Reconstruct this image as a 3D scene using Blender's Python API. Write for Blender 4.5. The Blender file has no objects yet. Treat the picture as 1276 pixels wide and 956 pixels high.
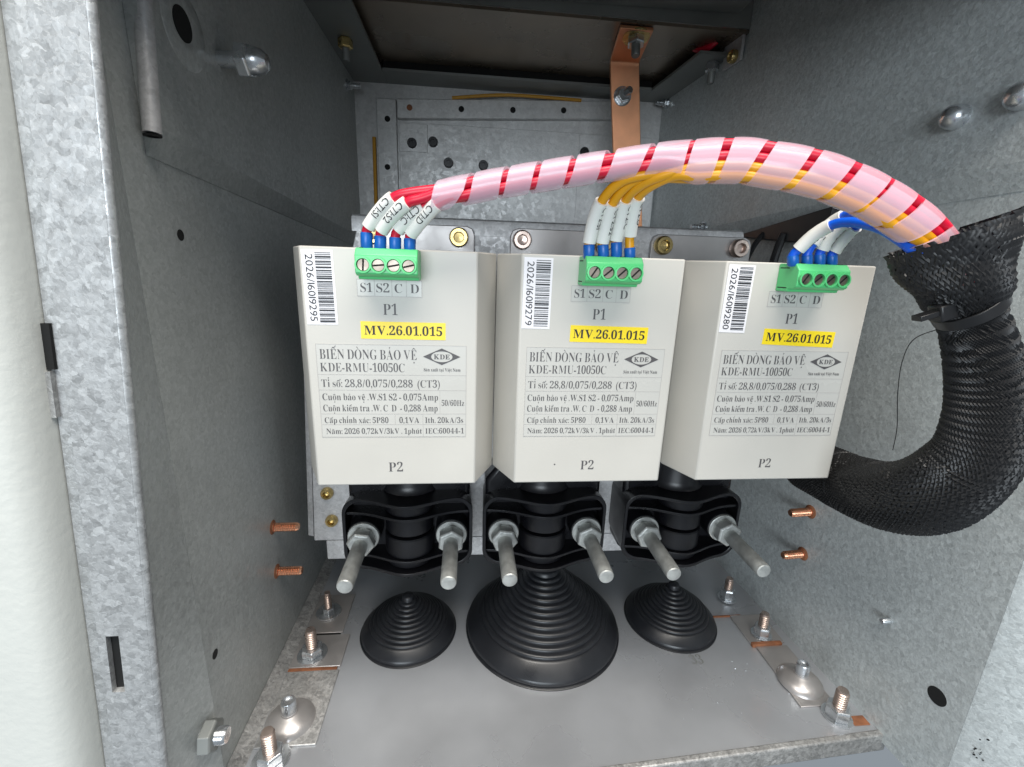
import bpy, bmesh, math, random, unicodedata
from mathutils import Vector, Matrix
random.seed(7)
S = 0.001                                   # everything below is authored in millimetres
scene = bpy.context.scene
COL = scene.collection

# ------------------------------------------------------------------ camera
def cam_axes(yaw, pitch, roll):
    f = Vector((math.sin(yaw)*math.cos(pitch), math.cos(yaw)*math.cos(pitch), -math.sin(pitch)))
    r = Vector((math.cos(yaw), -math.sin(yaw), 0)); u = r.cross(f)
    c, s = math.cos(roll), math.sin(roll)
    return r*c+u*s, -r*s+u*c, f
cd = bpy.data.cameras.new('camera'); cam = bpy.data.objects.new('camera', cd); COL.objects.link(cam)
_r, _u, _f = cam_axes(.1028, .2566, .0338)
cam.matrix_world = Matrix(((_r.x, _u.x, -_f.x, -5.38*S), (_r.y, _u.y, -_f.y, -165.21*S), (_r.z, _u.z, -_f.z, 84.84*S), (0, 0, 0, 1)))
cd.sensor_width = 36; cd.lens = 566.42/1276*36; cd.clip_start = .002; cd.clip_end = 50
scene.camera = cam
CAMP = Vector((-5.38, -165.21, 84.84))

# ------------------------------------------------------------------ light
W = bpy.data.worlds.new('World'); scene.world = W; W.use_nodes = True
bg = W.node_tree.nodes['Background']; bg.inputs[0].default_value = (.80, .90, 1.0, 1); bg.inputs[1].default_value = .31
def area(name, loc, target, sx, sy, power, col):
    l = bpy.data.lights.new(name, 'AREA'); l.shape = 'RECTANGLE'; l.size = sx; l.size_y = sy; l.energy = power; l.color = col
    o = bpy.data.objects.new(name, l); COL.objects.link(o); o.location = loc
    o.rotation_euler = (Vector(target)-Vector(loc)).to_track_quat('-Z', 'Y').to_euler()
    return o
area('ceiling_tube_lamp', (.05, -.42, 1.0), (.04, .0, -.05), 1.1, .55, 22, (1.0, .95, .88))
area('doorway_light', (-.24, -1.45, .15), (.05, .1, .08), .8, .5, 13.5, (.84, .93, 1.0))
vs = scene.view_settings; vs.view_transform = 'Standard'; vs.look = 'None'; vs.exposure = .10; vs.gamma = 1
try: vs.use_curve_mapping = False
except Exception: pass
scene.cycles.max_bounces = 8; scene.cycles.transparent_max_bounces = 16
try: scene.cycles.use_denoising = True
except Exception: pass

# ------------------------------------------------------------------ materials
MATS = {}
def newmat(name):
    m = bpy.data.materials.new(name); m.use_nodes = True
    nt = m.node_tree; b = nt.nodes['Principled BSDF']; MATS[name] = m
    return m, nt, b
def N(nt, t, **kw):
    n = nt.nodes.new(t)
    for k, v in kw.items(): setattr(n, k, v)
    return n
def plain(name, col, rough=.5, metal=0., var=.0, scale=60., bump=0., bscale=400., coat=0., spec=.5):
    m, nt, b = newmat(name)
    b.inputs['Base Color'].default_value = (*col, 1); b.inputs['Roughness'].default_value = rough; b.inputs['Metallic'].default_value = metal
    b.inputs['Specular IOR Level'].default_value = spec
    if coat: b.inputs['Coat Weight'].default_value = coat; b.inputs['Coat Roughness'].default_value = .2
    tc = N(nt, 'ShaderNodeTexCoord')
    if var:
        nz = N(nt, 'ShaderNodeTexNoise'); nz.inputs['Scale'].default_value = scale; nz.inputs['Detail'].default_value = 5
        nt.links.new(tc.outputs['Object'], nz.inputs['Vector'])
        mr = N(nt, 'ShaderNodeMapRange'); mr.inputs['From Min'].default_value = .3; mr.inputs['From Max'].default_value = .7
        mr.inputs['To Min'].default_value = 1-var; mr.inputs['To Max'].default_value = 1+var*.6
        nt.links.new(nz.outputs['Fac'], mr.inputs['Value'])
        mx = N(nt, 'ShaderNodeVectorMath', operation='SCALE'); mx.inputs[0].default_value = col
        nt.links.new(mr.outputs[0], mx.inputs['Scale']); nt.links.new(mx.outputs[0], b.inputs['Base Color'])
        r2 = N(nt, 'ShaderNodeMapRange'); r2.inputs['From Min'].default_value = .3; r2.inputs['From Max'].default_value = .7
        r2.inputs['To Min'].default_value = max(.05, rough-.1); r2.inputs['To Max'].default_value = min(1, rough+.12)
        nt.links.new(nz.outputs['Fac'], r2.inputs['Value']); nt.links.new(r2.outputs[0], b.inputs['Roughness'])
    if bump:
        n2 = N(nt, 'ShaderNodeTexNoise'); n2.inputs['Scale'].default_value = bscale; n2.inputs['Detail'].default_value = 3
        nt.links.new(tc.outputs['Object'], n2.inputs['Vector'])
        bp = N(nt, 'ShaderNodeBump'); bp.inputs['Strength'].default_value = bump; bp.inputs['Distance'].default_value = .0006
        nt.links.new(n2.outputs['Fac'], bp.inputs['Height']); nt.links.new(bp.outputs[0], b.inputs['Normal'])
    return m
def spangle(name, lo, hi, cell, rough=.45, metal=.55, tint=(1, 1, 1), bump=.12, dirt=.25, fine=.0):
    """zinc-coated steel: crystalline spangle cells, soft streaks, faint dents"""
    m, nt, b = newmat(name); L = nt.links.new
    tc = N(nt, 'ShaderNodeTexCoord')
    nz = N(nt, 'ShaderNodeTexNoise'); nz.inputs['Scale'].default_value = 1.0/(cell*S)*.8; nz.inputs['Detail'].default_value = 2
    L(tc.outputs['Object'], nz.inputs['Vector'])
    off = N(nt, 'ShaderNodeVectorMath', operation='SCALE'); off.inputs['Scale'].default_value = cell*S*1.3; L(nz.outputs['Color'], off.inputs[0])
    add = N(nt, 'ShaderNodeVectorMath', operation='ADD'); L(tc.outputs['Object'], add.inputs[0]); L(off.outputs[0], add.inputs[1])
    vo = N(nt, 'ShaderNodeTexVoronoi'); vo.inputs['Scale'].default_value = 1.0/(cell*S); L(add.outputs[0], vo.inputs['Vector'])
    v2 = N(nt, 'ShaderNodeTexVoronoi'); v2.inputs['Scale'].default_value = 2.3/(cell*S); L(add.outputs[0], v2.inputs['Vector'])
    sx = N(nt, 'ShaderNodeSeparateColor'); L(vo.outputs['Color'], sx.inputs[0])
    s2 = N(nt, 'ShaderNodeSeparateColor'); L(v2.outputs['Color'], s2.inputs[0])
    mm = N(nt, 'ShaderNodeMath', operation='MULTIPLY_ADD'); mm.inputs[1].default_value = .45; L(s2.outputs[0], mm.inputs[0])
    m3 = N(nt, 'ShaderNodeMath', operation='MULTIPLY'); m3.inputs[1].default_value = .55; L(sx.outputs[0], m3.inputs[0]); L(m3.outputs[0], mm.inputs[2])
    big = N(nt, 'ShaderNodeTexNoise'); big.inputs['Scale'].default_value = 14; big.inputs['Detail'].default_value = 6; big.inputs['Roughness'].default_value = .65
    mp_ = N(nt, 'ShaderNodeMapping'); mp_.inputs['Scale'].default_value = (1, 1, .3); L(tc.outputs['Object'], mp_.inputs['Vector']); L(mp_.outputs[0], big.inputs['Vector'])
    mr = N(nt, 'ShaderNodeMapRange'); mr.inputs['To Min'].default_value = lo; mr.inputs['To Max'].default_value = hi; L(mm.outputs[0], mr.inputs['Value'])
    dr = N(nt, 'ShaderNodeMapRange'); dr.inputs['From Min'].default_value = .35; dr.inputs['From Max'].default_value = .65
    dr.inputs['To Min'].default_value = 1-dirt; dr.inputs['To Max'].default_value = 1.04; L(big.outputs['Fac'], dr.inputs['Value'])
    mu = N(nt, 'ShaderNodeMath', operation='MULTIPLY'); L(mr.outputs[0], mu.inputs[0]); L(dr.outputs[0], mu.inputs[1])
    cs = N(nt, 'ShaderNodeVectorMath', operation='SCALE'); cs.inputs[0].default_value = tint; L(mu.outputs[0], cs.inputs['Scale'])
    L(cs.outputs[0], b.inputs['Base Color'])
    rr = N(nt, 'ShaderNodeMapRange'); rr.inputs['To Min'].default_value = rough-.12; rr.inputs['To Max'].default_value = rough+.15; L(sx.outputs[1], rr.inputs['Value'])
    L(rr.outputs[0], b.inputs['Roughness']); b.inputs['Metallic'].default_value = metal
    hn = N(nt, 'ShaderNodeTexNoise'); hn.inputs['Scale'].default_value = .55/(cell*S); hn.inputs['Detail'].default_value = 3; L(tc.outputs['Object'], hn.inputs['Vector'])
    hh = N(nt, 'ShaderNodeMath', operation='MULTIPLY_ADD'); hh.inputs[1].default_value = .35; L(mm.outputs[0], hh.inputs[0]); L(hn.outputs['Fac'], hh.inputs[2])
    bp = N(nt, 'ShaderNodeBump'); bp.inputs['Strength'].default_value = bump; bp.inputs['Distance'].default_value = cell*S*.25
    L(hh.outputs[0], bp.inputs['Height']); L(bp.outputs[0], b.inputs['Normal'])
    return m
spangle('frame_zinc', .34, .62, 2.1, rough=.42, metal=.45, tint=(.97, .99, 1.0), bump=.4, dirt=.12)
spangle('wall_zinc', .38, .52, 1.6, rough=.45, metal=.3, tint=(.96, 1.0, .98), bump=.15, dirt=.12)
spangle('wall_zinc_hammered', .46, .70, 1.7, rough=.40, metal=.28, tint=(.94, 1.0, 1.0), bump=.6, dirt=.08)
spangle('plate_zinc', .46, .66, 2.2, rough=.5, metal=.3, tint=(1.0, .99, .99), bump=.2, dirt=.15)
spangle('strip_zinc', .30, .66, 1.8, rough=.45, metal=.55, tint=(1, .99, .97), bump=.3, dirt=.35)
spangle('back_zinc', .54, .68, 3.5, rough=.5, metal=.25, tint=(1.0, 1.0, .99), bump=.35, dirt=.12)
plain('floor_steel', (.47, .485, .51), rough=.30, metal=.52, var=.16, scale=16, bump=.05, bscale=90)
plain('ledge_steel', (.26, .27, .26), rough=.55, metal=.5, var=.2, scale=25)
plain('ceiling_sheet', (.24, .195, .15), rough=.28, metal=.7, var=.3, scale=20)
plain('powder_white', (.60, .61, .575), rough=.5, var=.03, scale=20, bump=.25, bscale=330)
plain('bracket_steel', (.42, .40, .39), rough=.38, metal=.6, var=.1, scale=80)
plain('transformer_plastic', (.55, .53, .485), rough=.40, var=.07, scale=16, bump=.03, bscale=900)
plain('label_plastic', (.53, .52, .485), rough=.3, var=.02, scale=40)
plain('label_paper', (.80, .78, .80), rough=.4)
plain('tag_yellow', (.90, .68, .02), rough=.35)
plain('ink_black', (.015, .015, .018), rough=.5)
plain('ink_grey', (.085, .08, .082), rough=.5)
plain('ink_rule', (.42, .40, .38), rough=.5)
plain('resin_black', (.007, .007, .009), rough=.33, var=.25, scale=40, spec=.45)
plain('rubber_black', (.012, .013, .016), rough=.36, var=.2, scale=45, spec=.5)
plain('strap_black', (.012, .012, .013), rough=.35)
plain('zinc_dip', (.50, .51, .49), rough=.45, metal=.6, var=.28, scale=160, bump=.3, bscale=600)
plain('zinc_bright', (.66, .68, .70), rough=.25, metal=.9, var=.12, scale=120)
plain('zinc_yellow', (.62, .47, .20), rough=.25, metal=.9, var=.2, scale=150)
plain('zinc_copper', (.60, .48, .42), rough=.28, metal=.9, var=.15, scale=150)
plain('copper', (.80, .37, .20), rough=.38, metal=.75, var=.22, scale=35)
plain('copper_plated', (.72, .36, .22), rough=.3, metal=.9, var=.15, scale=90)
plain('rust', (.26, .10, .045), rough=.8, var=.4, scale=200)
plain('terminal_green', (.10, .56, .20), rough=.35, spec=.5)
plain('screw_steel', (.30, .25, .21), rough=.4, metal=.9, var=.15, scale=200)
plain('ferrule_blue', (.005, .11, .44), rough=.35)
plain('wire_red', (.60, .006, .035), rough=.38)
plain('wire_yellow', (.72, .33, .006), rough=.38)
plain('wire_blue', (.006, .11, .72), rough=.35)
plain('marker_white', (.78, .78, .74), rough=.45)
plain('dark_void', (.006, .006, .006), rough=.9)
plain('cable_orange', (.55, .27, .02), rough=.45)
plain('braid_black', (.012, .012, .013), rough=.46, spec=.5)
plain('liner_black', (.006, .006, .007), rough=.6)
def wrapmat():
    m, nt, b = newmat('spiral_plastic'); L = nt.links.new
    b.inputs['Base Color'].default_value = (.90, .72, .84, 1); b.inputs['Roughness'].default_value = .2
    b.inputs['Coat Weight'].default_value = .3; b.inputs['Coat Roughness'].default_value = .1
    tr = N(nt, 'ShaderNodeBsdfTransparent'); tr.inputs[0].default_value = (.97, .93, .94, 1)
    mx = N(nt, 'ShaderNodeMixShader'); mx.inputs[0].default_value = .35
    L(tr.outputs[0], mx.inputs[1]); L(b.outputs[0], mx.inputs[2])
    L(mx.outputs[0], nt.nodes['Material Output'].inputs[0])
wrapmat()

# ------------------------------------------------------------------ mesh helpers (mm)
def basis(d):
    d = Vector(d).normalized(); a = Vector((0, 0, 1)) if abs(d.z) < .9 else Vector((1, 0, 0))
    u = d.cross(a).normalized(); return u, d.cross(u).normalized(), d
class MB:
    def __init__(s): s.v = []; s.f = []
    def add(s, vs, fs):
        n = len(s.v); s.v += [tuple(v) for v in vs]; s.f += [tuple(i+n for i in f) for f in fs]; return s
    def box(s, x0, x1, y0, y1, z0, z1):
        vs = [(x, y, z) for z in (z0, z1) for y in (y0, y1) for x in (x0, x1)]
        return s.add(vs, [(0, 2, 3, 1), (4, 5, 7, 6), (0, 1, 5, 4), (2, 6, 7, 3), (0, 4, 6, 2), (1, 3, 7, 5)])
    def hexa(s, q):                      # eight corners, ordered like box()
        return s.add(q, [(0, 2, 3, 1), (4, 5, 7, 6), (0, 1, 5, 4), (2, 6, 7, 3), (0, 4, 6, 2), (1, 3, 7, 5)])
    def prism(s, loop, axis, a, b):      # 2-D loop extruded along axis between a and b
        def P(p, t):
            return {'x': (t, p[0], p[1]), 'y': (p[0], t, p[1]), 'z': (p[0], p[1], t)}[axis]
        n = len(loop); vs = [P(p, a) for p in loop]+[P(p, b) for p in loop]
        fs = [tuple(range(n))[::-1], tuple(range(n, 2*n))]+[(i, (i+1) % n, n+(i+1) % n, n+i) for i in range(n)]
        return s.add(vs, fs)
    def lathe(s, base, d, prof, seg=32, phase=0.):   # prof: (radius, height)
        u, w, d = basis(d); base = Vector(base); n0 = []
        vs = []; 
        for r, h in prof:
            for k in range(seg):
                a = phase+2*math.pi*k/seg; vs.append(base+d*h+u*(r*math.cos(a))+w*(r*math.sin(a)))
        m = len(prof); fs = []
        for i in range(m-1):
            for k in range(seg):
                fs.append((i*seg+k, i*seg+(k+1) % seg, (i+1)*seg+(k+1) % seg, (i+1)*seg+k))
        if prof[0][0] > 1e-6: fs.append(tuple(range(seg))[::-1])
        if prof[-1][0] > 1e-6: fs.append(tuple((m-1)*seg+k for k in range(seg)))
        return s.add(vs, fs)
    def cyl(s, p0, p1, r, seg=24, ch=.0):
        p0, p1 = Vector(p0), Vector(p1); h = (p1-p0).length
        pr = [(r-ch, 0), (r, ch), (r, h-ch), (r-ch, h)] if ch else [(r, 0), (r, h)]
        return s.lathe(p0, p1-p0, pr, seg)
    def tube(s, pts, r, seg=12, caps=True):
        fr = frames(pts); m = len(pts); vs = []; fs = []
        for i, (p, t, n, b) in enumerate(fr):
            ri = r[i] if isinstance(r, (list, tuple)) else r
            for k in range(seg):
                a = 2*math.pi*k/seg; vs.append(p+n*(ri*math.cos(a))+b*(ri*math.sin(a)))
        for i in range(m-1):
            for k in range(seg): fs.append((i*seg+k, i*seg+(k+1) % seg, (i+1)*seg+(k+1) % seg, (i+1)*seg+k))
        if caps: fs.append(tuple(range(seg))[::-1]); fs.append(tuple((m-1)*seg+k for k in range(seg)))
        return s.add(vs, fs)
    def build(s, name, mat, parent=None, off=(0, 0, 0), smooth=35, bevel=0., bseg=2, mats=None):
        me = bpy.data.meshes.new(name); o_ = Vector(off)
        me.from_pydata([((v[0]-o_[0])*S, (v[1]-o_[1])*S, (v[2]-o_[2])*S) for v in s.v], [], s.f)
        bm = bmesh.new(); bm.from_mesh(me); bmesh.ops.recalc_face_normals(bm, faces=bm.faces); bm.to_mesh(me); bm.free()
        return put(name, me, mat, parent, smooth, bevel, bseg)
def put(name, me, mat, parent=None, smooth=35, bevel=0., bseg=2):
    if not me.materials: me.materials.append(MATS[mat])
    if smooth:
        for p in me.polygons: p.use_smooth = True
        try: me.set_sharp_from_angle(angle=math.radians(smooth))
        except Exception: pass
    o = bpy.data.objects.new(name, me); COL.objects.link(o); o.parent = parent
    if bevel:
        b = o.modifiers.new('bevel', 'BEVEL'); b.width = bevel*S; b.segments = bseg; b.limit_method = 'ANGLE'; b.angle_limit = math.radians(40)
        b.harden_normals = False
    return o
def frames(pts):
    pts = [Vector(p) for p in pts]; m = len(pts); out = []; n = None
    for i in range(m):
        t = (pts[min(i+1, m-1)]-pts[max(i-1, 0)]).normalized()
        if n is None:
            n = t.cross(Vector((0, 0, 1)))
            if n.length < .2: n = t.cross(Vector((0, 1, 0)))
            n.normalize()
        n = (n-t*n.dot(t)).normalized(); out.append((pts[i], t, n, t.cross(n)))
    return out
def spline(pts, step=1.5):
    P = [Vector(p) for p in pts]; out = []
    for i in range(len(P)-1):
        p0, p1, p2, p3 = P[max(i-1, 0)], P[i], P[i+1], P[min(i+2, len(P)-1)]
        n = max(2, int((p2-p1).length/step))
        for k in range(n):
            t = k/n; t2, t3 = t*t, t*t*t
            out.append(.5*((2*p1)+(p2-p0)*t+(2*p0-5*p1+4*p2-p3)*t2+(3*p1-p0-3*p2+p3)*t3))
    out.append(P[-1]); return out
def thing(name, label, cat, loc=(0, 0, 0), group=None):
    o = bpy.data.objects.new(name, None); o.empty_display_size = .005; COL.objects.link(o); o.location = Vector(loc)*S
    o['label'] = label; o['category'] = cat
    if group: o['group'] = group
    return o
def tag(o, label, cat, group=None):
    o['label'] = label; o['category'] = cat
    if group: o['group'] = group
    return o
def struct(o): o['kind'] = 'structure'; return o
def hexnut(mb, base, d, r, h, hole=0.):
    return mb.lathe(base, d, [(r*.93, 0), (r, h*.1), (r, h*.86), (r*.88, h)], 6, phase=.26)
def stud_bolt(parent, base, r=3., h=18., nut_r=6.2, nut_h=5., washer=8., mat_t='zinc_copper', mat_n='zinc_bright', d=(0, 0, 1)):
    """threaded stud with nut and washer, as one part with its pieces below it"""
    d = Vector(d); b = Vector(base)
    prof = [(r, 0)]; k = 0
    z = nut_h
    while z < h-1.6: prof += [(r, z), (r, z+.35), (r*.82, z+.75), (r*.82, z+.95)]; z += 1.3
    prof += [(r*.8, h)]
    o = MB().lathe(b, d, prof, 20).build('stud', mat_t, parent)
    hexnut(MB(), b+d*.9, d, nut_r, nut_h).build('nut', mat_n, o, smooth=0, bevel=.25)
    MB().lathe(b, d, [(washer, 0), (washer, .9), (r, .95)], 28).build('washer', mat_n, o)
    return o
def socket_screw(parent, base, d, r=5.4, h=5., mat='zinc_yellow'):
    return MB().lathe(base, d, [(r*.96, 0), (r, .4), (r, h-1.1), (r*.86, h), (r*.56, h), (r*.5, h-.35), (r*.48, h-2.6), (0, h-2.9)], 24).build('screw', mat, parent)

# ------------------------------------------------------------------ lettering
_tc = bpy.data.curves.new('glyphs', 'FONT'); _to = bpy.data.objects.new('glyphs', _tc); COL.objects.link(_to)
GL = {}
def glyph(ch, serif, thin):
    key = (ch, serif, thin)
    if key in GL: return GL[key]
    c = ch
    if serif:
        if 'A' <= ch <= 'Z': c = chr(0x1D400+ord(ch)-65)
        elif 'a' <= ch <= 'z': c = chr(0x1D41A+ord(ch)-97)
        elif '0' <= ch <= '9': c = chr(0x1D7CE+ord(ch)-48)
    _tc.body = c; _tc.size = 1; _tc.resolution_u = 3; _tc.offset = -thin if c != ch else -thin*.3
    dg = bpy.context.evaluated_depsgraph_get()
    me = bpy.data.meshes.new_from_object(_to.evaluated_get(dg))
    vs = [(v.co.x, v.co.y) for v in me.vertices]; fs = [tuple(p.vertices) for p in me.polygons]
    bpy.data.meshes.remove(me)
    if vs: x0 = min(v[0] for v in vs); x1 = max(v[0] for v in vs); vs = [(x-x0, y) for x, y in vs]; w = x1-x0
    else: w = .28
    GL[key] = (vs, fs, w); return GL[key]
for _c in 'ABCDEGHIKLMNOPRSTUVWabcdeghikmnoprstuvxyzAj0123456789.,:/-()':
    for _t in (.012, .008, .010, 0., .0, -.005): glyph(_c, True, _t)
    glyph(_c, False, 0)
MARK = {'\u0301': [[(-.05, 0), (.09, .15), (.15, .12), (-.02, -.01)]], '\u0300': [[(.05, 0), (.02, -.01), (-.15, .12), (-.09, .15)]],
        '\u0302': [[(-.17, 0), (-.03, .12), (.03, .12), (0, .07), (-.12, -.01)], [(.17, 0), (.12, -.01), (0, .07), (.03, .12)]],
        '\u0306': [[(-.15, .1), (-.08, 0), (.08, 0), (.15, .1), (.11, .1), (.06, .04), (-.06, .04), (-.11, .1)]],
        '\u0309': [[(-.06, .13), (.05, .15), (.07, .08), (0, .05), (0, 0), (-.03, 0), (-.03, .07), (.03, .09), (.02, .12), (-.06, .1)]],
        '\u0303': [[(-.15, .02), (-.06, .1), (.06, .06), (.15, .12), (.13, .06), (.06, .02), (-.06, .06), (-.13, 0)]],
        '\u0323': [[(-.05, -.24), (.05, -.24), (.05, -.14), (-.05, -.14)]]}
def text2d(s, serif=True, thin=.012, gap=.075):
    """flat glyph outlines: verts, faces, width (cap height about 0.72)"""
    V = []; F = []; x = 0.
    for cl in s:
        dec = unicodedata.normalize('NFD', cl); ch = dec[0]
        if ch == ' ': x += .22; continue
        if ch == 'ı': ch = 'i'
        vs, fs, w = glyph(ch, serif, thin); n = len(V)
        V += [(x+a, b) for a, b in vs]; F += [tuple(i+n for i in f) for f in fs]
        top = max(b for a, b in vs)+.05; y = top
        for mk in dec[1:]:
            dx = 0
            if mk in '\u0301\u0300\u0309' and '\u0302' in dec: dx = .13
            for poly in MARK.get(mk, []):
                n = len(V); yy = 0 if mk == '\u0323' else y
                V += [(x+w/2+dx+a, yy+b) for a, b in poly]; F.append(tuple(range(n, n+len(poly))))
            if mk != '\u0323': y += .07
        x += w+gap
    return V, F, x-gap
def line_mesh(name, s, x0, x1, zb, cap, y=-.3, serif=True, thin=.012, mat='ink_grey', down=False, slant=0.):
    """a printed line in the X-Z plane; down=True prints it running downwards, letter tops to the right"""
    V, F, w = text2d(s, serif, thin); k = (x1-x0)/w; c = cap/.70
    if down: P = [((zb+b*c)*S, y*S, (x0-(a*k))*S) for a, b in V]      # here x0 is the top z and x1 = x0+length
    else: P = [((x0+a*k)*S, y*S, (zb+b*c)*S) for a, b in V]
    me = bpy.data.meshes.new(name); me.from_pydata(P, [], F); me.materials.append(MATS[mat])
    return me

# ================================================================== the setting
ZF, XL, YB, ZL = -135., -109., 295., 234.
def RX(y): return 202-.077*(y+20)
def LN(x, z): return x+.083*z                 # the door side stands a little out of plumb
# floor plate with its front lip
fl = struct(MB().hexa([(XL, -22.8, ZF-2), (RX(-9), -7.4, ZF-2), (XL, YB, ZF-2), (RX(YB), YB, ZF-2),
                       (XL, -22.8, ZF), (RX(-9), -7.4, ZF), (XL, YB, ZF), (RX(YB), YB, ZF)]).build('floor', 'floor_steel'))
MB().hexa([(XL-4, -26, ZF-10), (RX(-12)+3, -10.5, ZF-10), (XL-4, -23, ZF-10), (RX(-12)+3, -7.2, ZF-10), (XL-4, -26, ZF+.6), (RX(-12)+3, -10.5, ZF+.6), (XL-4, -23, ZF+.6), (RX(-12)+3, -7.2, ZF+.6)]).build('front_lip', 'strip_zinc', fl, bevel=.8)
# left strip pieces, slots and fixings
def pl(x0, x1, y0, y1, h, mat, name='strip', par=None):
    return MB().box(x0, x1, y0, y1, ZF+.05, ZF+h).build(name, mat, par or fl, bevel=.3)
MB().hexa([(XL+.2, -8, ZF+.05), (XL+7, -8, ZF+.05), (XL+.2, 200, ZF+.05), (XL+7, 200, ZF+.05),
           (XL+.2, -8, ZF+3), (XL+4, -8, ZF+1.2), (XL+.2, 200, ZF+3), (XL+4, 200, ZF+1.2)]).build('edge_strip', 'strip_zinc', fl)
pl(-101.5, -74, 4, 44.5, 1.0, 'strip_zinc'); pl(-101.5, -74, 46.5, 69, 1.4, 'bracket_steel'); pl(-101.5, -79, 71, 104, 1.0, 'bracket_steel')
pl(-101.5, -75.5, 44.5, 46.6, 1.1, 'rust', 'slot_edge'); pl(-101.5, -80, 69, 71, .6, 'dark_void', 'slot_edge')
pl(170, 190, 6, 45, 1.0, 'bracket_steel'); pl(168, 190, 47, 70, 1.2, 'bracket_steel')
pl(168, 187, 44.8, 47.2, 2.4, 'rust', 'slot_edge'); pl(150, 176, 69.6, 71, .8, 'rust', 'slot_edge')
stud_bolt(fl, (-91.8, 87.6, ZF+1.2), 2.2, 15, 3.6, 3, 7.5)
stud_bolt(fl, (-91.5, 55, ZF+1.5), 3.0, 17, 6., 4.5, 8)
stud_bolt(fl, (-91.8, -1.2, ZF+.1), 3.0, 17, 5.8, 4.8, 8)
stud_bolt(fl, (175, 86, ZF+1.), 2.6, 16, 4.6, 7, 6)
stud_bolt(fl, (178.6, 53, ZF+1.3), 2.8, 16, 4.8, 6, 6)
stud_bolt(fl, (185.5, .6, ZF+.1), 3.0, 17, 5.8, 6, 7)
for x, y in ((-89.8, 16.5), (180, 20.5)):
    o = MB().lathe((x, y, ZF+1), (0, 0, 1), [(11.5, 0), (11, 1.2), (8.5, 3.2), (5, 4.6), (3.8, 5.2), (3.6, 6)], 36).build('domed_washer', 'bracket_steel', fl)
    MB().lathe((x, y, ZF+6.5), (0, 0, 1), [(3.4, 0), (3.4, 6), (3, 6.8), (2.3, 6.8), (2.2, 5.8), (0, 5.8)], 24).build('stud', 'zinc_bright', o)
for i in range(14):                                           # filings and weld specks
    x, y = random.uniform(100, 185), random.uniform(0, 80); r = random.uniform(.12, .3)
    if i == 0: specks = MB()
    specks.lathe((x, y, ZF), (0, 0, 1), [(r, 0), (r*.7, r*.5), (0, r*.7)], 6)
sp = specks.build('weld_specks', 'zinc_bright', fl); sp['kind'] = 'stuff'
pl(191, 199.5, -5, 0, .5, 'rust', 'rust_patch')
# stamped number on the floor plate
for k, (s_, x0, y0) in enumerate((('33', 126, 36),)):
    V, F, w = text2d(s_, True, .012); me = bpy.data.meshes.new('stamped_number')
    me.from_pydata([((x0+a*7)*S, (y0+b*9)*S, (ZF+.12)*S) for a, b in V], [], F); me.materials.append(MATS['ledge_steel']); put('stamped_number', me, 'ledge_steel', fl, smooth=0)

# left wall: lower sheet, upper sheet with folded bottom, rolled edge
lw = struct(MB().box(XL-2, XL, -6, YB, ZF-4, 262).build('wall_left', 'wall_zinc'))
def zfold(y): return 115.5-(y+3)*.067
MB().hexa([(XL+.1, 6, zfold(6)), (XL+.6, 6, zfold(6)), (XL+.1, YB, zfold(YB)), (XL+.6, YB, zfold(YB)),
           (XL+.1, 6, zfold(6)+9), (XL+4, 6, zfold(6)+9), (XL+.1, YB, zfold(YB)+9), (XL+4, YB, zfold(YB)+9)]).build('folded_edge', 'wall_zinc', lw)
MB().hexa([(XL+.1, 6, zfold(6)+9), (XL+4, 6, zfold(6)+9), (XL+.1, YB, zfold(YB)+9), (XL+4, YB, zfold(YB)+9),
           (XL+.1, 6, 262), (XL+4, 6, 262), (XL+.1, YB, 262), (XL+4, YB, 262)]).build('upper_sheet', 'wall_zinc', lw)
MB().tube([(XL+4, 4.2, 121), (XL+4, 8, 150), (XL+4, 13, 190), (XL+4, 18, 262)], 2.6, 20).build('rolled_edge', 'plate_zinc', lw)
MB().lathe((XL+4, 4.1, 120.6), (0, 0, -1), [(2.6, 0), (2.5, .4), (1.6, .4), (1.5, -.6), (0, -.6)], 20).build('rolled_edge_end', 'dark_void', lw)
# fixings on the left wall
b = MB().lathe((XL+4, 54, 160.5), (1, 0, 0), [(3, 0), (3, 8.5)], 20).build('bolt', 'zinc_bright', lw)
hexnut(MB(), (XL+11.5, 54, 160.5), (1, 0, 0), 6.4, 5).build('nut', 'zinc_bright', b, smooth=0, bevel=.4)
MB().lathe((XL+16.4, 54, 160.5), (1, 0, 0), [(5.2, 0), (5.1, 2), (4.4, 4.4), (2.8, 6.2), (0, 6.8)], 24).build('cap', 'zinc_bright', b)
MB().lathe((XL+4, 31, 161), (1, 0, 0), [(13, 0), (12.6, .3), (6, .6), (5.5, .55)], 40).build('grommet_ring', 'wall_zinc', lw)
MB().lathe((XL+4, 29, 161.5), (1, 0, 0), [(5.4, .2), (5.4, .85)], 28).build('hole', 'dark_void', lw)
for y, z, r in ((18.4, 91.1, 2.0), (.1, -76.5, 2.0)):
    MB().lathe((XL, y, z), (1, 0, 0), [(r, -.5), (r, .08)], 20).build('hole', 'dark_void', lw)
for y, z in ((63.4, -56.8), (62.4, -83.6)):
    o = MB().lathe((XL, y, z), (1, 0, 0), [(2.7, 0), (2.7, 1)]+[(q, 1+i*.45) for i in range(26) for q in ((2.45,) if i % 2 else (2.1,))]+[(1.8, 13.5)], 18).build('weld_stud', 'copper_plated', lw)
    MB().lathe((XL, y, z), (1, 0, 0), [(4, 0), (3.2, .5), (2.5, .8)], 18).build('weld_collar', 'rust', o)
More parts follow.
